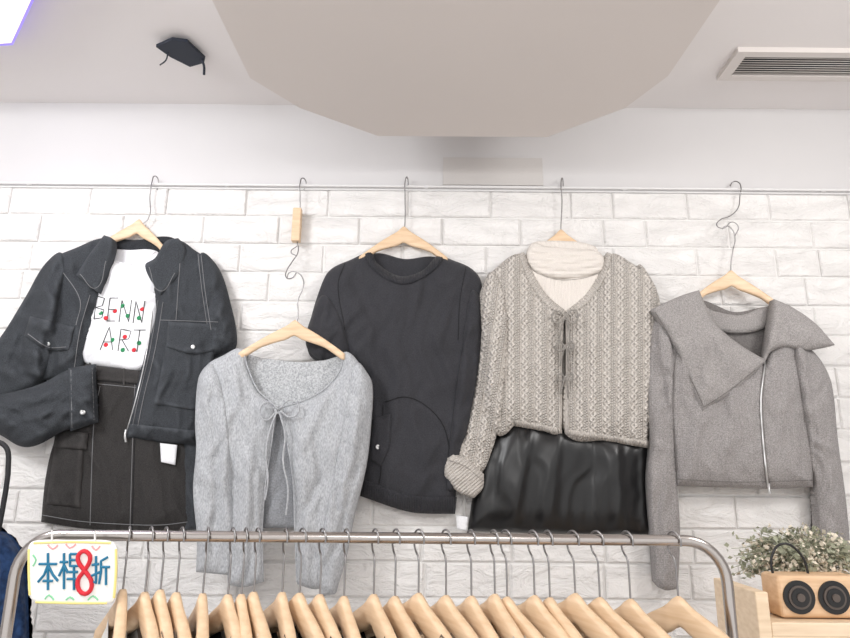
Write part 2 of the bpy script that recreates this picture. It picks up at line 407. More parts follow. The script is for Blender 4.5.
# small black flat device hung under the ceiling, with a mount and a cord
M['hole']=plain('device_dark',(26,34,48),.6)
zd=ZCE-.03
he=[PZ(a,b,zd)[0] for a,b in [(156,47),(172,40),(187,42),(205,59),(204,63),(190,67),(170,57)]]
hc=np.mean(he,axis=0); g=group('ceiling_mounted_device',Vector(hc)); n=len(he)
meshobj('flat_body',[tuple(p) for p in he]+[(p[0],p[1],zd+.012) for p in he],[tuple(range(n)),tuple(range(n,2*n))]+[(i,(i+1)%n,(i+1)%n+n,i+n) for i in range(n)],'hole',g,smooth=False)
pz=lambda a,b,z:PZ(a,b,z)[0]
box('mount',(hc[0]-.025,hc[1]-.025,zd+.008),(hc[0]+.025,hc[1]+.025,ZCE),'hole',g)
tube('bracket_left',[pz(168,52,zd),pz(166,60,zd-.02),pz(160,65,zd-.03)],.0025,'hole',g)
tube('cord',[pz(202,60,zd),pz(204,66,zd-.02),pz(204,75,zd-.045)],.0045,'hole',g)
# LED light panel at left
M['led']=plain('led_panel',(225,215,255),.5,emit=((228,220,255),1.1)); M['ledr']=plain('led_rim',(160,145,235),.4,emit=((140,120,235),.6))
zl_=ZCE-.05
lq=[PZ(a,b,zl_)[0] for a,b in [(34,0),(13,45),(-60,50)]]
e1=lq[0]-lq[1]; e2=lq[2]-lq[1]
lq=[lq[1],lq[1]+e1*2.2,lq[1]+e1*2.2+e2*1.2,lq[1]+e2*1.2]
lg=group('ceiling_light_panel',Vector(np.mean(lq,axis=0)))
cc_=np.mean(lq,axis=0)
meshobj('rim',[tuple(p) for p in lq]+[(p[0],p[1],ZCE) for p in lq],[(0,1,2,3),(4,5,6,7)]+[(i,(i+1)%4,(i+1)%4+4,i+4) for i in range(4)],'ledr',lg,smooth=False)
li=[cc_+(p-cc_)*.93 for p in lq]
meshobj('diffuser',[(p[0],p[1],zl_-.003) for p in li]+[(p[0],p[1],zl_+.002) for p in li],[(0,1,2,3)]+[(i,(i+1)%4,(i+1)%4+4,i+4) for i in range(4)],'led',lg,smooth=False)

# ---------------- 1 denim jacket, tee, skirt ----------------
def gp(px,py,d=.05): return Vector(P(px,py,d)[0])
wall_hanger(139,222,.045,.30,.13,[(148,219,.045),(150,195,.045),(152,182,.047),(155,176,.035),(158,179,.02),(157,190,.018)],rot=-3,h0=.062)
sk=group('denim_mini_skirt',gp(115,450))
skirt=Sheet('skirt_body',[(84,362,1),(142,370,1),(150,420),(186,445),(194,500),(196,528,1),(160,532),(118,531),(78,528),(41,522,1),(46,475),(56,438),(76,410)],.036,.03,22,'denim2',sk,
  folds=[(128,385,126,528,4,-.006),(90,385,75,520,5,.006),(150,440,165,520,6,.008),(60,440,50,520,5,.004),(110,400,118,520,6,.005)],noise=(.009,28,70))
Sheet('waistband',[(80,364,1),(143,371,1),(143,384,1),(77,378,1)],.001,.004,4,'denim2',sk,base=skirt,thick=.004)
pk=Sheet('cargo_pocket',[(56,436,1),(84,440,1),(80,508,1),(46,504,1)],.001,.008,5,'denim2',sk,base=skirt,thick=.006,noise=(.003,15,20))
Sheet('cargo_flap',[(56,430,1),(88,433,1),(86,450,1),(53,447,1)],.003,.005,4,'denim2',sk,base=[skirt,pk],thick=.005)
strokes('seam',[[(135,384),(133,430),(130,528)],[(42,515),(78,521),(118,524),(160,525),(195,521)],[(80,382),(110,385),(142,388)],[(100,386),(94,420),(90,525)]],.0012,'stitch',sk,[skirt],.0005)
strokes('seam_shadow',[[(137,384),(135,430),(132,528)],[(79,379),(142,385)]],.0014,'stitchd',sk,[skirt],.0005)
strokes('belt_loop',[[(90,362),(90,380)],[(124,367),(124,385)]],.004,'denim2',sk,[skirt],.004)
te=group('printed_tshirt',gp(125,300))
tee=Sheet('shirt_body',[(98,250),(106,249),(116,260),(132,263),(146,258),(154,252),(164,262),(160,300),(150,345),(144,368),(114,368),(84,362),(78,345),(86,310),(94,280)],.045,.022,22,'white',te,
  folds=[(120,270,90,350,6,.008),(150,280,120,365,6,.007),(135,320,118,366,4,-.006)],noise=(.009,18,44,25))
Sheet('shirt_back',[(106,252),(130,250),(158,252),(150,262),(130,268),(112,262)],.03,.002,5,'white',te,thick=.003)
strokes('neck_rib',[[(105,250),(116,261),(132,264),(146,259),(155,252)]],.0028,'white',te,tee,.001)
L={'B':[[(0,0),(0,1)],[(0,0),(.7,.1),(.6,.42),(0,.5)],[(0,.5),(.8,.6),(.7,.95),(0,1)]],'E':[[(.8,0),(0,0),(0,1),(.8,1)],[(0,.5),(.65,.5)]],
'N':[[(0,1),(0,0),(.8,1),(.8,0)]],'A':[[(0,1),(.4,0),(.8,1)],[(.15,.65),(.65,.65)]],'R':[[(0,1),(0,0)],[(0,0),(.8,.1),(.7,.45),(0,.5)],[(.2,.5),(.8,1)]],'T':[[(-.1,0),(.9,0)],[(.4,0),(.4,1)]]}
ps=[]
for ch,x,y,w,h in [('B',97,296,11,23),('E',110,298,10,23),('N',122,300,12,22),('N',136,301,11,22),('A',103,327,16,23),('R',121,329,13,22),('T',135,330,12,22)]:
    for st in L[ch]: ps.append([(x+a*w-(b*3),y+b*h) for a,b in st])
strokes('print_letters',ps,.0016,'blk',te,tee,.0008,smooth=False)
for i,(x,y,c) in enumerate([(101,313,'green'),(106,318,'red'),(115,311,'red'),(123,306,'green'),(128,316,'green'),(142,309,'red'),(139,318,'green'),(106,345,'red'),(113,340,'green'),(125,337,'red'),(139,343,'green'),(123,350,'green'),(134,350,'red')]):
    disc('print_dot_%d'%(i+1),x,y,float(tee.height([x],[y])[0])-.001,.0085,.0035,c,te,14)
dj=group('denim_jacket',gp(140,330,.08))
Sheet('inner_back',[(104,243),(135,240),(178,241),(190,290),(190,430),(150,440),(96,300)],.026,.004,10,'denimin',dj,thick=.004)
rs0=Sheet('sleeve_right_lower',[(200,345),(228,348),(220,385),(208,430),(203,480),(199,530,1),(184,530,1),(183,445),(188,400)],.04,.03,14,'denim',dj,noise=(.01,12,30))
body_l=Sheet('front_left',[(104,238),(114,246),(107,262),(101,290),(93,320),(84,350),(80,372),(60,378),(30,376),(22,345),(36,300),(50,262),(78,247)],.055,.035,24,'denim',dj,
   folds=[(92,270,70,370,5,.010),(60,270,45,350,5,.009),(80,350,50,372,4,.007),(70,262,82,310,5,.007)],noise=(.013,20,50,-15))
body_r=Sheet('front_right',[(176,240),(196,251),(216,266),(227,300),(234,342),(222,353),(216,356),(212,390),(204,420),(196,444,1),(160,443),(126,437,1),(133,400),(146,350),(156,312),(152,285),(149,266),(160,254)],.06,.045,26,'denim',dj,
   folds=[(165,290,150,430,5,.010),(190,270,185,330,5,-.008),(150,400,195,410,4,.006),(160,300,195,318,4,.007),(180,415,175,440,4,.006),(200,300,215,322,4,.006)],noise=(.013,22,50,12))
sl_l=Sheet('sleeve_left_upper',[(62,254),(45,264),(26,296),(4,332),(-18,362),(-28,402),(12,396),(40,382),(50,350),(58,305)],.0,.022,16,'denim',dj,base=body_l,
   folds=[(40,290,5,360,5,.012),(10,350,30,385,4,-.010),(50,300,35,370,4,.010),(2,350,46,356,5,.011),(-8,370,40,372,5,.012),(20,315,50,330,4,.008)],noise=(.012,22,40,35),thick=.03)
fa=Sheet('sleeve_left_forearm',[(-28,392),(0,394),(40,384),(70,369),(94,367,1),(96,421,1),(62,431),(26,447),(2,436),(-26,420)],.095,.05,20,'denim',dj,
   folds=[(-10,405,60,390,4,.013),(5,425,65,408,4,.012),(10,414,60,400,4,-.011),(25,440,64,424,4,.010),(-5,398,20,430,5,.010)],noise=(.012,38,16,-12))
Sheet('cuff',[(68,368,1),(95,364,1),(98,422,1),(70,431,1)],.002,.006,5,'denim',dj,base=fa,thick=.006)
disc('cuff_button',83,412,float(fa.height([83],[412])[0])+.009,.010,.005,'btn',dj)
sl_r=Sheet('sleeve_right_upper',[(200,254),(217,266),(229,300),(236,343),(226,355),(213,354),(208,330),(203,290)],.0,.010,8,'denim',dj,base=body_r,noise=(.008,14,36),folds=[(212,270,228,345,5,.008),(208,310,232,320,3,.006),(210,335,234,338,3,.006)])
cl=Sheet('collar_left',[(88,256),(104,235,1),(113,240),(109,262),(97,292,1),(76,275,1)],.097,.010,5,'denim',dj,noise=(.003,18,18),thick=.03)
cr_=Sheet('collar_right',[(166,241),(178,238,1),(185,252),(178,276),(160,295,1),(145,266),(155,258)],.102,.010,5,'denim',dj,noise=(.003,18,18),thick=.03)
Sheet('pocket_flap_left',[(30,316,1),(74,327,1),(68,350,1),(48,350),(24,336,1)],.002,.006,4,'denim',dj,base=[body_l,sl_l],thick=.006)
pr=Sheet('pocket_right',[(166,345,1),(215,350,1),(205,412,1),(154,404,1)],.001,.008,5,'denim',dj,base=body_r,thick=.006,noise=(.003,20,24))
Sheet('pocket_flap_right',[(168,321,1),(218,325,1),(217,350,1),(193,354),(166,347,1)],.003,.008,4,'denim',dj,base=[body_r,pr],thick=.006)
Sheet('hem_band',[(131,424,1),(199,431,1),(195,445,1),(126,438,1)],.001,.004,4,'denim',dj,base=body_r,thick=.005)
strokes('stitching',[[(158,300),(150,350),(138,400),(131,434)],[(163,302),(155,350),(143,400),(136,436)],[(180,262),(176,320)],[(198,254),(202,290),(208,330)],[(201,254),(205,290),(211,330)],[(60,268),(80,300),(76,325)],[(90,295),(80,330),(74,370)],[(58,256),(54,300),(46,350)],[(160,320),(218,322)]],.0012,'stitch',dj,[body_l,body_r,sl_r],.001)
strokes('flap_stitching',[[(170,344),(193,351),(214,347)],[(28,334),(48,347),(66,347)]],.0012,'stitch',dj,[body_r,body_l,sl_l],.011)
strokes('collar_stitching',[[(80,274),(96,288),(106,261)],[(149,267),(160,291),(175,273)]],.0012,'stitch',dj,[cl,cr_],.0008)
strokes('cuff_stitching',[[(71,370),(72,428)],[(92,368),(94,420)]],.0011,'stitch',dj,fa,.008)
disc('pocket_button_left',48,344,float(max(body_l.height([48],[344])[0],sl_l.height([48],[344])[0]))+.008,.008,.004,'btn',dj)
disc('pocket_button_right',193,347,float(body_r.height([193],[347])[0])+.016,.008,.004,'btn',dj)
strokes('zipper',[[(154,292),(148,345),(137,395),(126,434)]],.0025,'btn',dj,body_r,0)
pxtube('zip_pull',[(126,430,.08),(125,436,.085),(126,442,.08)],.004,'btn',dj)
Sheet('paper_label',[(160,443,1),(177,445,1),(175,465,1),(161,462,1)],.075,.001,3,'white',dj,thick=.002)

# ---------------- 2 sweatshirt ----------------
wall_hanger(404,229,.045,.34,.125,[(405,222,.045),(405,195,.045),(405,182,.047),(407,177,.035),(408,180,.02),(408,190,.018)],h0=.07)
sw=group('charcoal_sweatshirt',gp(410,380,.06))
Sheet('inner_back',[(372,254),(405,259),(438,258),(434,272),(402,288),(374,270)],.026,.004,8,'black',sw,thick=.004)
sb=Sheet('sweatshirt_body',[(371,253),(377,264),(400,277),(423,271),(437,257),(455,261),(472,269),(481,281),(482,310),(478,370),(468,430),(458,470),(455,512,1),(410,510),(361,494,1),(363,440),(361,380),(345,374),(312,358),(307,345),(310,322),(321,286),(330,270),(350,260)],.055,.045,34,'black',sw,
  folds=[(345,280,378,345,6,.011),(458,280,436,350,6,.011),(400,300,395,380,10,.008),(370,380,380,440,6,.008),(440,360,450,440,6,-.008),(350,360,375,328,5,.010),(452,380,432,330,5,.010),(385,480,400,440,6,.008),(430,300,415,350,7,.007),(420,490,425,440,6,.007)],noise=(.014,30,60))
sr=Sheet('sleeve_right',[(474,290),(483,310),(479,370),(469,430),(460,492,1),(446,490,1),(450,440),(457,385),(464,335),(469,300)],.0,.014,9,'black',sw,base=sb,noise=(.010,12,36),folds=[(472,310,458,450,5,.008)])
slw=Sheet('sleeve_left',[(322,295),(313,312),(306,345),(322,362),(346,376),(349,350),(340,318),(330,300)],.0,.012,10,'black',sw,base=sb,noise=(.012,15,34,20),folds=[(328,300,325,350,5,.008),(335,330,318,356,4,.007)])
Sheet('neck_rib',[(371,252),(377,263),(400,276),(423,270),(437,256),(443,259),(426,276),(401,284),(374,270),(365,254)],.004,.006,4,'blackrib',sw,base=sb,thick=.01)
Sheet('hem_rib',[(362,479,1),(410,495),(457,497,1),(455,514,1),(410,512),(360,496,1)],.001,.006,5,'blackrib',sw,base=sb,thick=.01)
strokes('pocket_seam',[[(385,402),(405,397),(425,405),(443,425),(450,455),(450,492)],[(383,405),(381,470),(379,484)]],.0018,'stitchd',sw,sb,.0012)
strokes('shoulder_seam',[[(345,263),(338,285),(345,330)],[(466,267),(460,300),(458,340)]],.0013,'stitchd',sw,sb,.0006)
Sheet('pocket_flap',[(372,418,1),(391,414,1),(389,446),(381,466,1),(370,460,1)],.002,.006,4,'black',sw,base=sb,thick=.006)
disc('snap',378,447,float(sb.height([378],[447])[0])+.008,.009,.004,'btn',sw)
Sheet('care_label',[(456,515,1),(468,517,1),(467,531,1),(457,529,1)],.05,.001,3,'white',sw,thick=.002)

# ---------------- 3 grey cardigan ----------------
def chain_hook(name,pts,blk=None):
    e=group(name,gp(pts[0][0],pts[0][1],.05)); pxtube('wire',pts,.0022,'steel',e); return e
hk=chain_hook('hanging_hook_with_clip',[(300,212,.04),(300,195,.045),(300,184,.047),(303,178,.035),(306,182,.02),(304,190,.018)])
a=P(291,241,.06)[0]; b=P(303,211,.03)[0]
box('wooden_clip',(a[0],-.065,a[2]),(b[0],-.035,b[2]),'wood',hk,.004)
pxtube('swivel_hook',[(297,240,.05),(298,252,.06),(292,262,.07),(287,270,.09),(286,277,.11),(292,278,.13),(297,272,.13)],.0022,'steel',hk)
pxtube('ring',[(297,246,.05),(291,252,.055),(297,256,.06)],.002,'steel',hk)
wall_hanger(295,323,.145,.375,.115,[(298,316,.145),(298,300,.145),(303,288,.145),(303,279,.14),(296,272,.13),(289,273,.125),(287,279,.12)],rot=0,h0=.06)
gc=group('grey_tie_cardigan',gp(285,450,.1))
Sheet('inner_back',[(243,356),(262,358),(300,362),(325,360),(344,358),(350,390),(330,415),(290,425),(250,415),(238,380)],.118,.004,8,'heatherin',gc,noise=(.003,12,20),thick=.004)
cm=group('knit_camisole',gp(280,460,.08))
Sheet('camisole_body',[(258,405),(275,412),(302,403),(306,450),(300,528,1),(262,528,1),(256,450)],.125,.012,14,'cami',cm,noise=(.006,14,50),thick=.02)
gl=Sheet('front_left',[(242,349),(247,368),(257,391),(270,403),(276,410),(272,440),(266,480),(262,530),(263,582,1),(245,587),(228,585,1),(222,500),(205,420),(199,382),(207,365),(222,356)],.155,.026,24,'heather',gc,
  folds=[(235,370,252,440,5,.011),(255,410,243,570,5,.012),(232,450,235,570,4,-.009),(247,450,254,575,4,.009),(222,372,230,430,5,.008)],noise=(.011,18,90))
gr=Sheet('front_right',[(344,352),(341,370),(324,391),(303,402),(281,409),(287,440),(293,480),(295,530),(297,584,1),(312,589),(325,588,1),(336,540),(352,480),(367,420),(370,385),(360,364)],.155,.026,24,'heather',gc,
  folds=[(335,375,302,450,5,.012),(300,420,310,580,5,.012),(320,430,320,580,4,-.009),(350,390,330,470,5,.009),(306,410,318,500,5,.008)],noise=(.011,18,90))
Sheet('sleeve_left',[(212,364),(204,368),(198,380),(195,420),(196,450),(193,490),(197,540),(196,572,1),(228,575,1),(232,520),(229,450),(223,395)],.0,.016,11,'heather',gc,base=gl,
  folds=[(206,380,212,470,4,.010),(222,400,216,560,4,-.008),(198,470,226,490,4,.008),(212,480,206,565,4,.009)],noise=(.010,14,60),thick=.03)
Sheet('sleeve_right',[(357,363),(366,371),(372,384),(371,420),(366,465),(353,520),(345,560),(335,594,1),(320,597,1),(318,575),(323,530),(335,470),(344,420),(350,385)],.0,.016,11,'heather',gc,base=gr,
  folds=[(362,380,350,480,4,.010),(350,400,328,570,4,-.008),(336,480,358,488,4,.008),(345,495,328,585,4,.009)],noise=(.010,14,60),thick=.03)
strokes('neck_edge',[[(243,350),(248,368),(258,390),(271,402),(276,408)],[(343,353),(340,370),(323,390),(302,401),(280,408)],[(275,412),(272,440),(266,480),(262,530),(263,580)],[(283,412),(287,440),(293,480),(295,530),(297,582)]],.0028,'heather',gc,[gl,gr],.001)
pxtube('tie_knot',[(274,408,.19),(278,406,.20),(282,409,.19),(278,413,.198),(275,409,.195)],.0045,'heather',gc)
tube('tie_bow',[[P(x,y,.20)[0] for x,y in p] for p in ([(278,409),(268,402),(260,409),(265,420),(277,411)],[(279,409),(290,400),(299,407),(292,417),(280,411)],[(277,411),(270,430),(266,455),(268,480),(265,500)],[(279,411),(285,435),(283,460),(288,490),(286,515)])],.003,'heather',gc)

# ---------------- 4 cable cardigan, turtleneck, satin skirt ----------------
wall_hanger(561,232,.04,.34,.15,[(561,226,.042),(562,200,.045),(561,184,.047),(562,178,.035),(563,181,.02),(563,190,.018)],h0=.065)
ss=group('black_satin_skirt',gp(570,480))
Sheet('skirt_body',[(512,420,1),(560,426),(650,440,1),(651,490),(655,536,1),(560,534),(468,531,1),(474,492),(490,445)],.036,.04,26,'satin',ss,
  folds=[(530,430,512,530,8,.012),(560,430,548,530,8,.010),(592,435,592,533,10,-.010),(616,437,622,533,8,.014),(637,440,640,533,6,-.008),(500,450,490,528,6,-.007)],noise=(.004,24,180,4))
tn=group('cream_turtleneck',gp(565,280))
tb=Sheet('chest',[(520,262),(545,262),(600,261),(612,262),(606,290),(590,308),(566,322),(542,308),(528,285)],.045,.02,14,'cream',tn,thick=.015,noise=(.005,18,50))
def nf(x,y): return .0028*np.sin((y+((x-565)/36)**2*5)/7.0*2*math.pi)
rn=Sheet('roll_neck',[(532,243),(545,246),(565,248),(585,249),(599,252),(605,262),(600,272),(566,279),(536,272),(527,260)],.066,.018,10,'cream',tn,step=1.6,fine=nf,thick=.03,ang=90,noise=(.004,30,10,5))
Sheet('roll_neck_inside',[(534,244),(545,241),(565,241),(585,243),(598,250),(590,256),(545,254)],.05,.003,4,'cream',tn,thick=.004)
strokes('neck_base_seam',[[(528,262),(537,273),(566,280),(599,273),(606,263)]],.0016,'cablerib',tn,[tb,rn],.0)
cc=group('cable_knit_cardigan',gp(570,350,.08))
Sheet('inner_back',[(522,256),(545,262),(590,262),(610,256),(640,300),(640,430),(520,420),(500,300)],.028,.004,8,'cablerib',cc,thick=.004)
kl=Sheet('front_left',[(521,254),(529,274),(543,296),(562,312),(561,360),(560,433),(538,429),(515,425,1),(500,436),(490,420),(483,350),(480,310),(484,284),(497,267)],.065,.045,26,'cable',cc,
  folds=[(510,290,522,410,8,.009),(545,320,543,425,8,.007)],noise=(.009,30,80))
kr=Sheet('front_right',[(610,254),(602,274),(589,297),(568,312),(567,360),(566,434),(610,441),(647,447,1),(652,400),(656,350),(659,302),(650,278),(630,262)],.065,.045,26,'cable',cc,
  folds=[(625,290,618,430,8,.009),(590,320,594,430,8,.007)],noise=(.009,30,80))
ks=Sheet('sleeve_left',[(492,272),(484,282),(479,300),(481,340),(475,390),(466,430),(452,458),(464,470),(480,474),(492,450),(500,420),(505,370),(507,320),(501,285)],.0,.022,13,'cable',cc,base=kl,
  folds=[(495,300,490,400,5,.008),(488,400,470,460,4,-.007),(478,400,498,410,4,.007),(470,432,492,440,4,.007)],noise=(.008,16,40,10),ang=8,thick=.03)
cf_=Sheet('rolled_cuff',[(451,452,1),(468,460),(484,474,1),(483,488),(474,498,1),(458,492),(444,476,1),(445,462)],.088,.022,7,'cablerib',cc,ang=50,thick=.03,noise=(.006,16,8,40))
strokes('cuff_fold',[[(449,460),(466,467),(482,480)]],.0018,'cablerib',cc,cf_,.0)
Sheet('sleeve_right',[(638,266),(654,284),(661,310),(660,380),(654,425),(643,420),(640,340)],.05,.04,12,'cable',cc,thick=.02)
Sheet('neck_band_left',[(519,254,1),(524,252,1),(533,273),(547,295),(566,311,1),(562,317,1),(542,300),(527,277)],.002,.005,3,'cablerib',cc,base=kl,thick=.02,ang=45)
Sheet('neck_band_right',[(612,254,1),(607,252,1),(600,272),(586,294),(566,311,1),(569,317,1),(590,300),(605,277)],.002,.005,3,'cablerib',cc,base=kr,thick=.02,ang=-45)
Sheet('placket_left',[(559,316,1),(563,314,1),(562,360),(562,434,1),(558,433,1),(559,360)],.001,.004,3,'cablerib',cc,base=kl,thick=.02)
Sheet('placket_right',[(566,314,1),(570,314,1),(569,360),(569,435,1),(565,434,1),(566,360)],.001,.004,3,'cablerib',cc,base=kr,thick=.02)
Sheet('hem_left',[(515,420,1),(561,428,1),(560,434,1),(514,426,1)],.0,.003,3,'cablerib',cc,base=kl,thick=.01)
Sheet('hem_right',[(566,429,1),(649,441,1),(648,448,1),(566,435,1)],.0,.003,3,'cablerib',cc,base=kr,thick=.01)
bw=[]
for cy,w in ((316,1.0),(346,.7),(377,.6)):
    for p in ([(0,0),(-9,-5),(-13,2),(-7,7),(0,0)],[(0,0),(9,-6),(13,0),(8,7),(0,0)],[(0,0),(-4,14),(-7,28)],[(0,0),(4,14),(5,34)]):
        bw.append([P(565+x*w,cy+y*w,.122)[0] for x,y in p])
tube('tie_bows',bw,.003,'cablerib',cc)

# ---------------- 5 taupe zip jacket ----------------
wall_hanger(731,273,.07,.33,.12,[(731,266,.07),(733,250,.07),(735,238,.07),(731,228,.07),(726,226,.068),(722,229,.066)],rot=-3,h0=.065)
h5=chain_hook('double_wire_hook',[(740,196,.045),(741,188,.047),(738,182,.035),(733,182,.02),(730,186,.018)])
pxtube('wire_lower',[(740,196,.045),(738,208,.05),(730,216,.055),(720,220,.06),(717,226,.065),(724,228,.07),(732,222,.07),(738,226,.07),(735,236,.07)],.002,'steel',h5)
zj=group('taupe_zip_jacket',gp(745,400,.08))
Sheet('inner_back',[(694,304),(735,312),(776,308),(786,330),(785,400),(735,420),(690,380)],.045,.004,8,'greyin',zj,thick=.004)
zb=Sheet('jacket_body',[(676,300),(690,300),(706,328),(735,352),(764,364,1),(776,338),(786,334),(804,348),(811,390),(814,440),(813,487,1),(770,489),(740,488),(676,486,1),(672,430),(664,380),(658,330)],.085,.045,26,'grey',zj,
  folds=[(700,410,690,480,6,.010),(740,400,718,480,6,.010),(790,370,775,470,6,.010),(764,368,769,486,3,-.004),(715,430,750,470,6,.006),(800,380,795,470,5,.007)],noise=(.011,28,60,-8))
zl=Sheet('sleeve_left',[(664,310),(655,318),(650,340),(648,400),(651,440),(648,480),(652,540),(655,582,1),(664,590),(678,589,1),(680,530),(676,470),(673,410),(673,350)],.0,.022,12,'grey',zj,base=zb,
  folds=[(662,340,658,450,4,.008),(650,440,674,452,4,.008),(666,460,668,580,4,.008)],noise=(.009,14,44),thick=.03)
zr=Sheet('sleeve_right',[(796,342),(808,347),(822,362),(832,385),(838,440),(846,500),(851,553,1),(818,550,1),(816,500),(809,440),(801,390)],.0,.035,14,'grey',zj,base=zb,
  folds=[(812,370,825,460,5,.010),(805,400,825,540,4,-.008),(812,440,838,450,4,.009),(830,460,838,545,4,.009)],noise=(.009,16,44,-8),thick=.03)
Sheet('collar_stand',[(698,306),(714,311),(740,315),(773,306),(777,320),(745,333),(708,326)],.065,.01,6,'greycol',zj,thick=.008)
cf=Sheet('collar_flap_left',[(699,290,1),(680,296),(652,309,1),(666,332),(686,372),(702,412,1),(730,394),(756,372),(766,360,1),(742,346),(718,326),(706,306)],.125,.022,14,'greycol',zj,noise=(.010,26,36,40),folds=[(690,310,715,390,6,.012),(712,330,738,372,6,.008)],thick=.03,ang=35)
cr2=Sheet('collar_flap_right',[(774,299,1),(792,307),(815,323),(835,345,1),(806,350),(784,347),(771,352),(764,364,1),(768,335)],.125,.018,9,'greycol',zj,noise=(.006,18,18),thick=.03,ang=-35)
strokes('collar_edge',[[(655,312),(668,334),(688,373),(704,407)],[(704,407),(730,390),(755,370)],],.0016,'greyin',zj,cf,.0005)
strokes('zipper_tape',[[(765,365),(761,400),(763,440),(768,487)]],.0075,'greyin',zj,zb,-.003)
strokes('zipper_teeth',[[(765,362),(761,400),(763,440),(768,487)]],.0032,'btn',zj,zb,.005)
pxtube('zip_pull',[(769,484,.13),(769,489,.14),(770,494,.14)],.004,'btn',zj)
strokes('hem_seam',[[(676,479),(740,482),(813,480)]],.0014,'greyin',zj,zb,.0004)
strokes('arm_seam',[[(676,352),(673,410),(677,470)]],.0015,'greyin',zj,[zb,zr],.001)

# ---------------- clothes rack ----------------
RY=1.1
rk=group('chrome_clothes_rack',Vector(P(380,540,RY)[0]))
Lc=P(42,533.5,RY)[0]; Rc=P(690,542,RY)[0]
zb_=(Lc[2]+Rc[2])/2; xl=P(11,600,RY)[0][0]; xr=P(729,600,RY)[0][0]; ra=.075
pts=[(xl,-RY,.09),(xl,-RY,zb_-ra)]
for i in range(1,9):
    a=math.pi/2*i/8; pts.append((xl+ra-ra*math.cos(a),-RY,zb_-ra+ra*math.sin(a)))
for i in range(0,9):
    a=math.pi/2*i/8; pts.append((xr-ra+ra*math.sin(a),-RY,zb_-ra+ra*math.cos(a)))
pts.append((xr,-RY,.09))
tube('frame',pts,.0105,'chrome',rk,smooth=False)
tube('lower_bar',[(xl,-RY,.25),(xr,-RY,.25)],.009,'chrome',rk,smooth=False)
for nm,x in (('foot_left',xl),('foot_right',xr)):
    tube(nm,[(x,-RY-.22,.075),(x,-RY,.09),(x,-RY+.22,.075)],.0115,'chrome',rk)
    for k,yy in enumerate((-.22,.22)):
        bpy.ops.mesh.primitive_cylinder_add(radius=.03,depth=.02,location=(x,-RY+yy,.03),rotation=(0,math.pi/2,0)); o=bpy.context.object; o.name=nm+'_caster_%d'%(k+1)
        o.data.materials.append(M['blk']); par(o,rk)
        tube(nm+'_stem_%d'%(k+1),[(x,-RY+yy,.03),(x,-RY+yy,.08)],.006,'chrome',rk,smooth=False)
hg=group('row_of_wooden_hangers',Vector((0,-RY,zb_-.1)))
cg=group('row_of_hanging_clothes',Vector((0,-RY,zb_-.4)))
hv,hf=hanger_mesh(.40,.10,h0=.055,h1=.034,th=.018)
hm=bpy.data.meshes.new('hanger_body'); hm.from_pydata(hv,[],hf); hm.materials.append(M['wood']); hm.polygons.foreach_set('use_smooth',[True]*len(hm.polygons))
xs=[128,150,165,181,207,232,245,257,285,302,322,346,375,396,419,446,471,494,506,533,548,573,597,627,674]
hooks=[]
cols=[(30,30,34),(225,222,218),(60,58,60),(150,140,130),(190,185,180),(40,44,58),(232,230,228),(110,96,84)]
for i,c in enumerate(cols): M['c%d'%i]=fabric('rack_cloth_%d'%i,tuple(max(0,q-8) for q in c),tuple(min(255,q+6) for q in c),scale=150)
for i,xp in enumerate(xs):
    X=P(xp,545,RY)[0][0]; ph=math.radians(90-random.uniform(22,40)); zc=zb_-.110+random.uniform(-.006,.004)
    o=bpy.data.objects.new('hanger_%d'%(i+1),hm); link(o); o.location=(X,-RY,zc); o.rotation_euler=(0,random.uniform(-.05,.05),-ph); o.parent=hg; o.matrix_parent_inverse=Matrix.Translation(-hg.location)
    ux,uy=math.cos(-ph),math.sin(-ph)
    hk_=[(0,-.110),(0,-.06),(-.002,-.035),(-.012,-.022),(-.0165,-.006),(-.014,.008),(-.004,.0155),(.008,.0135),(.016,.003),(.016,-.010)]
    hooks.append([(X+u*ux,-RY+u*uy,zb_+z) for u,z in hk_])
    if i%2==0 or random.random()<.6:
        vv=[];ff=[];n=24;m=8;H=.62
        for a in range(n+1):
            s=-1+2*a/n; zt=-.008-.10*abs(s)**1.25
            if abs(s)<.42: zt-= .085*(1-(abs(s)/.42)**2)
            for b in range(m+1):
                t=b/m; wob=.006*math.sin(s*9+i+t*3)
                for sd in (-1,1):
                    th=.012+.006*t
                    vv.append((s*(.215+.01*t),sd*th*math.sqrt(max(0,1-s*s*.98))-.02*s*s*(1-t)+wob*t,zt*(1-t)+t*(-H)))
        def I(a,b,k): return (a*(m+1)+b)*2+k
        for a in range(n):
            for b in range(m):
                ff.append((I(a,b,0),I(a+1,b,0),I(a+1,b+1,0),I(a,b+1,0))); ff.append((I(a,b,1),I(a,b+1,1),I(a+1,b+1,1),I(a+1,b,1)))
        for b in range(m):
            ff.append((I(0,b,0),I(0,b+1,0),I(0,b+1,1),I(0,b,1))); ff.append((I(n,b,0),I(n,b,1),I(n,b+1,1),I(n,b+1,0)))
        c_,s_=math.cos(-ph),math.sin(-ph)
        vv=[(X+x*c_-y*s_,-RY+x*s_+y*c_,zc+z) for x,y,z in vv]
        meshobj('garment_%d'%(i+1),vv,ff,'c%d'%random.randrange(8),cg)
tube('hooks',hooks,.0019,'steel',hg)

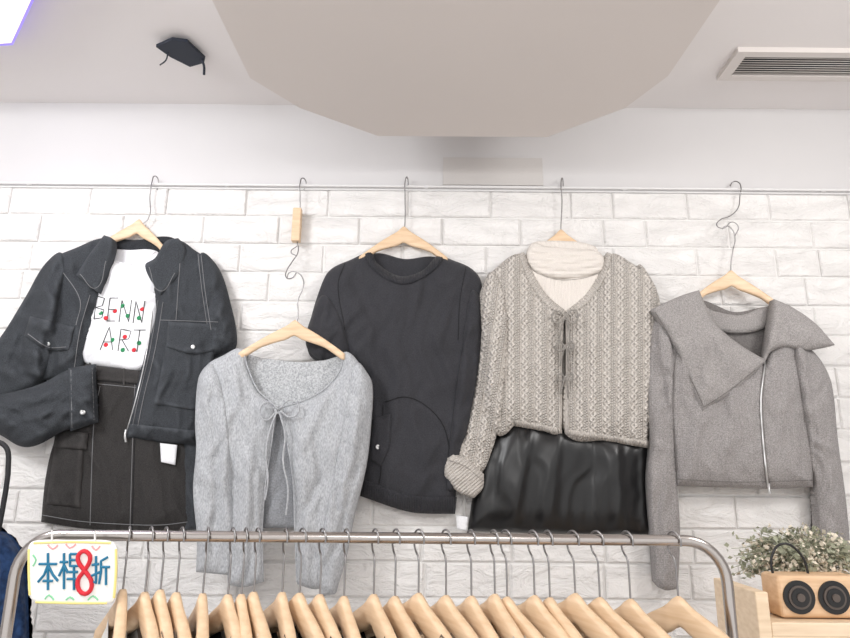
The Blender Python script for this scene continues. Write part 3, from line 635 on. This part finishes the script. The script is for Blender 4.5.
# ---------------- sign ----------------
M['card']=plain('sign_card',(232,232,228),.6,var=3,scale=10); M['yel']=plain('sign_yellow',(232,218,140),.7); M['blu']=plain('sign_blue',(20,110,145),.6); M['pink']=plain('sign_pink',(240,160,160),.7); M['grn']=plain('sign_green',(130,200,155),.7)
SD=RY+.03
sg=group('discount_sign',Vector(P(72,572,SD)[0]))
cs=Sheet('card',[(34,541),(72,540),(110,541),(117,548),(117,572),(115,598),(108,604),(72,604),(36,602),(29,595),(28,572),(28,548)],SD,.0015,3,'card',sg,thick=.002,edge=.0005)
strokes('border',[[(34,543),(72,542),(111,543)],[(116,549),(116,572),(114,598)],[(36,602),(72,603),(107,603)],[(29,549),(29,572),(30,595)]],.0024,'yel',sg,cs,-.0008)
strokes('border_doodles',[[(48,545),(53,549),(58,545)],[(66,544),(70,548),(76,544)],[(92,546),(96,550),(100,546)]],.0016,'pink',sg,cs,0)
strokes('border_doodles_green',[[(33,555),(36,560),(33,566)],[(45,599),(49,595),(54,600)],[(66,600),(70,597),(74,600)],[(88,600),(93,596),(98,600)]],.0016,'grn',sg,cs,0)
B=[[(39,564),(57,564)],[(48,553),(48,590)],[(48,565),(44,575),(38,582)],[(48,565),(53,575),(58,581)],[(43,581),(53,581)],
 [(60,562),(68,562)],[(64,553),(64,589)],[(64,565),(59,576)],[(64,565),(68,573)],[(70,554),(78,554),(78,566),(70,566),(70,554)],[(70,560),(78,560)],[(69,572),(78,572)],[(67,579),(78,579)],[(74,566),(74,590)],
 [(92,565),(99,564)],[(96,556),(96,583),(92,581)],[(91,576),(100,572)],[(108,557),(101,561),(101,572),(99,584)],[(101,567),(110,567)],[(106,567),(106,585)]]
strokes('sign_characters',B,.0024,'blu',sg,cs,.0005,smooth=False)
strokes('sign_digit',[[(85,571),(79,563),(78,556),(84,551),(90,556),(89,563),(84,571),(78,580),(79,590),(85,594),(91,589),(91,580),(85,571)]],.0040,'red',sg,cs,.0015)
strokes('hanging_tape',[[(52,530),(52,545)],[(95,531),(95,545)]],.002,'rail',sg,SD+.001,0)

# ---------------- right: display stand, speaker, bouquet ----------------
YF,YK=.82,.60
tz=P(800,620,.79)[0][2]; X0=P(770,610,YF)[0][0]; Xe=X0+.6
ds=group('wooden_display_stand',Vector((X0+.3,-(YF+YK)/2,tz/2)))
box('top',(X0,-YF,tz-.03),(Xe,-YK,tz),'wood2',ds,.003)
box('front_board',(X0,-YF,tz-.16),(Xe,-YF+.02,tz-.03),'wood2',ds,.002)
box('side_panel',(X0-.03,-YF,.0),(X0,-YK,P(757,592,YF)[0][2]),'wood2',ds,.003)
box('side_panel_far',(Xe,-YF,0),(Xe+.03,-YK,tz+.03),'wood2',ds,.003)
for k in range(3): box('shelf_%d'%(k+1),(X0,-YF,.15+k*.32),(Xe,-YK,.17+k*.32),'wood2',ds)
M['spk']=woodmat('speaker_wood',(208,170,132),(226,192,156)); M['dark']=plain('driver_black',(24,23,24),.45); M['cone']=plain('driver_cone',(86,76,70),.5)
SF=.785; SB=.70
zt0=P(815,576,SF)[0][2]; xa=P(780,600,SF)[0][0]; xb=xa+.20; zb0=tz+.002
sp=group('wooden_retro_speaker',Vector(((xa+xb)/2,-(SF+SB)/2,(zb0+zt0)/2)))
box('cabinet',(xa,-SF,zb0),(xb,-SB,zt0),'spk',sp,.010)
hh=(zt0-zb0); zc=zb0+hh*.5
for k,px_ in enumerate((P(799,600,SF)[0][0],P(834,600,SF)[0][0])):
    for nm,r,y,m in (('driver_ring',.037,.003,'dark'),('driver_inner_ring',.026,.006,'cone'),('driver_cone',.021,.008,'dark'),('driver_cap',.009,.011,'cone')):
        bpy.ops.mesh.primitive_cylinder_add(radius=r,depth=.012,vertices=48,location=(px_,-SF-y+.005,zc),rotation=(math.pi/2,0,0)); o=bpy.context.object; o.name='%s_%d'%(nm,k+1); o.data.materials.append(M[m]); par(o,sp)
ym=-(SF+SB)/2
tube('handle',[(xa+.012,ym,zt0-.01),(xa+.015,ym,zt0+.04),(xa+.045,ym,zt0+.068),(xa+.085,ym,zt0+.045),(xa+.10,ym,zt0-.01)],.003,'dark',sp)
M['leaf1']=plain('dried_leaf_sage',(154,156,134),.8,var=16,scale=40); M['leaf2']=plain('dried_flower_cream',(218,208,190),.8,var=12,scale=40); M['pot']=plain('pot_white',(214,210,204),.5)
pc=(P(808,590,.645)[0][0],-.648)
pg=group('dried_flower_bouquet',Vector((pc[0],pc[1],tz+.05)))
def lathe(name,prof,c,mat,parent,seg=28):
    v=[];f=[]
    for r,z in prof:
        for i in range(seg):
            a=2*math.pi*i/seg; v.append((c[0]+r*math.cos(a),c[1]+r*math.sin(a),c[2]+z))
    for k in range(len(prof)-1):
        for i in range(seg):
            j=(i+1)%seg; f.append((k*seg+i,k*seg+j,(k+1)*seg+j,(k+1)*seg+i))
    f.append(tuple(range(seg))[::-1]); return meshobj(name,v,f,mat,parent)
lathe('pot',[(.028,0),(.038,.02),(.042,.06),(.036,.085),(.030,.08)],(pc[0],pc[1],tz+.001),'pot',pg)
lv=[[],[]];lf=[[],[]];stems=[]
for k in range(210):
    a=random.uniform(0,2*math.pi); sp_=random.random()**.6; ex=pc[0]+math.cos(a)*sp_*.18; ey=pc[1]+.02+math.sin(a)*sp_*.10; ez=tz+.07+random.random()*.145*(1-.35*sp_)
    p0=Vector((pc[0],pc[1],tz+.06)); p2=Vector((ex,ey,ez)); p1=(p0+p2)/2+Vector((0,0,.04))
    stems.append([p0,p1,p2])
    w=0 if random.random()<.5 else 1
    for j in range(13):
        t=.4+.6*j/12; q_=p0*(1-t)**2+p1*2*t*(1-t)+p2*t*t
        q_=q_+Vector([random.gauss(0,.009) for _ in range(3)])
        d=Vector([random.gauss(0,1) for _ in range(3)]).normalized(); s_=d.cross(Vector([random.gauss(0,1) for _ in range(3)])).normalized(); nn=d.cross(s_)
        l=random.uniform(.011,.021) if w==0 else random.uniform(.007,.013); wd=l*(.34 if w==0 else .6); b=len(lv[w])
        lv[w]+=[q_,q_+d*l*.5+s_*wd+nn*.002,q_+d*l,q_+d*l*.5-s_*wd+nn*.002,q_+d*l*.5-nn*.002]
        lf[w]+=[(b,b+1,b+4),(b+1,b+2,b+4),(b+2,b+3,b+4),(b+3,b,b+4)]
meshobj('leaves',lv[0],lf[0],'leaf1',pg); meshobj('blossoms',lv[1],lf[1],'leaf2',pg)
tube('stems',stems,.0009,'leaf1',pg)

# ---------------- left edge: dark rack end and navy garment ----------------
M['navy']=fabric('navy_print',(14,34,64),(30,54,90),scale=60)
ng=group('navy_dress',Vector(P(-5,600,.5)[0]))
nb_=Sheet('dress_body',[(-60,475),(-45,470),(-30,480),(-5,528),(8,536),(20,556),(25,600),(26,700),(24,1000),(-110,1000),(-100,700),(-90,540)],.5,.05,18,'navy',ng,noise=(.015,14,60),step=4)
lr=group('black_rack_end',Vector(P(2,480,.5)[0]))
a=P(-30,441,.5)[0]; b=P(6,475,.5)[0]; r_=.05
tube('rack_frame',[(a[0]-.5,-.5,a[2]),(b[0]-r_,-.5,a[2]),(b[0]-r_*.3,-.5,a[2]-r_*.3),(b[0],-.5,a[2]-r_),(b[0],-.5,a[2]-.4),(b[0],-.5,.02)],.007,'blk',lr)
tube('rack_leg_far',[(a[0]-.5,-.5,a[2]),(a[0]-.5,-.5,.0)],.007,'blk',lr)
wp=P(-52,474,.52)[0]
tube('dress_hook',[(wp[0],-.52,wp[2]-.02),(wp[0],-.52,a[2]-.03),(wp[0],-.52,a[2]),(wp[0],-.5,a[2]+.012),(wp[0],-.48,a[2])],.002,'steel',ng)

# ---------------- lights ----------------
def area(name,loc,tgt,size,power,col=(1,1,1)):
    l=bpy.data.lights.new(name,'AREA'); l.shape='RECTANGLE'; l.size=size[0]; l.size_y=size[1]; l.energy=power; l.color=col
    o=bpy.data.objects.new(name,l); link(o); o.location=loc; d=Vector(tgt)-Vector(loc); o.rotation_euler=d.to_track_quat('-Z','Y').to_euler(); return o
area('ceiling_lamp',(-1.7,-1.75,2.88),(-.4,0,1.2),(.5,.5),30,(.98,.99,1))
area('ceiling_lamp',(1.8,-1.8,2.88),(.6,0,1.2),(.5,.5),19,(1,.985,.97))
area('ceiling_lamp',(0,-3.2,2.65),(0,0,1.3),(1.0,.6),22,(1,.99,.98))
W=bpy.data.worlds.new('world'); S.world=W; W.use_nodes=True; W.node_tree.nodes['Background'].inputs[0].default_value=(1,.99,.985,1); W.node_tree.nodes['Background'].inputs[1].default_value=1.3
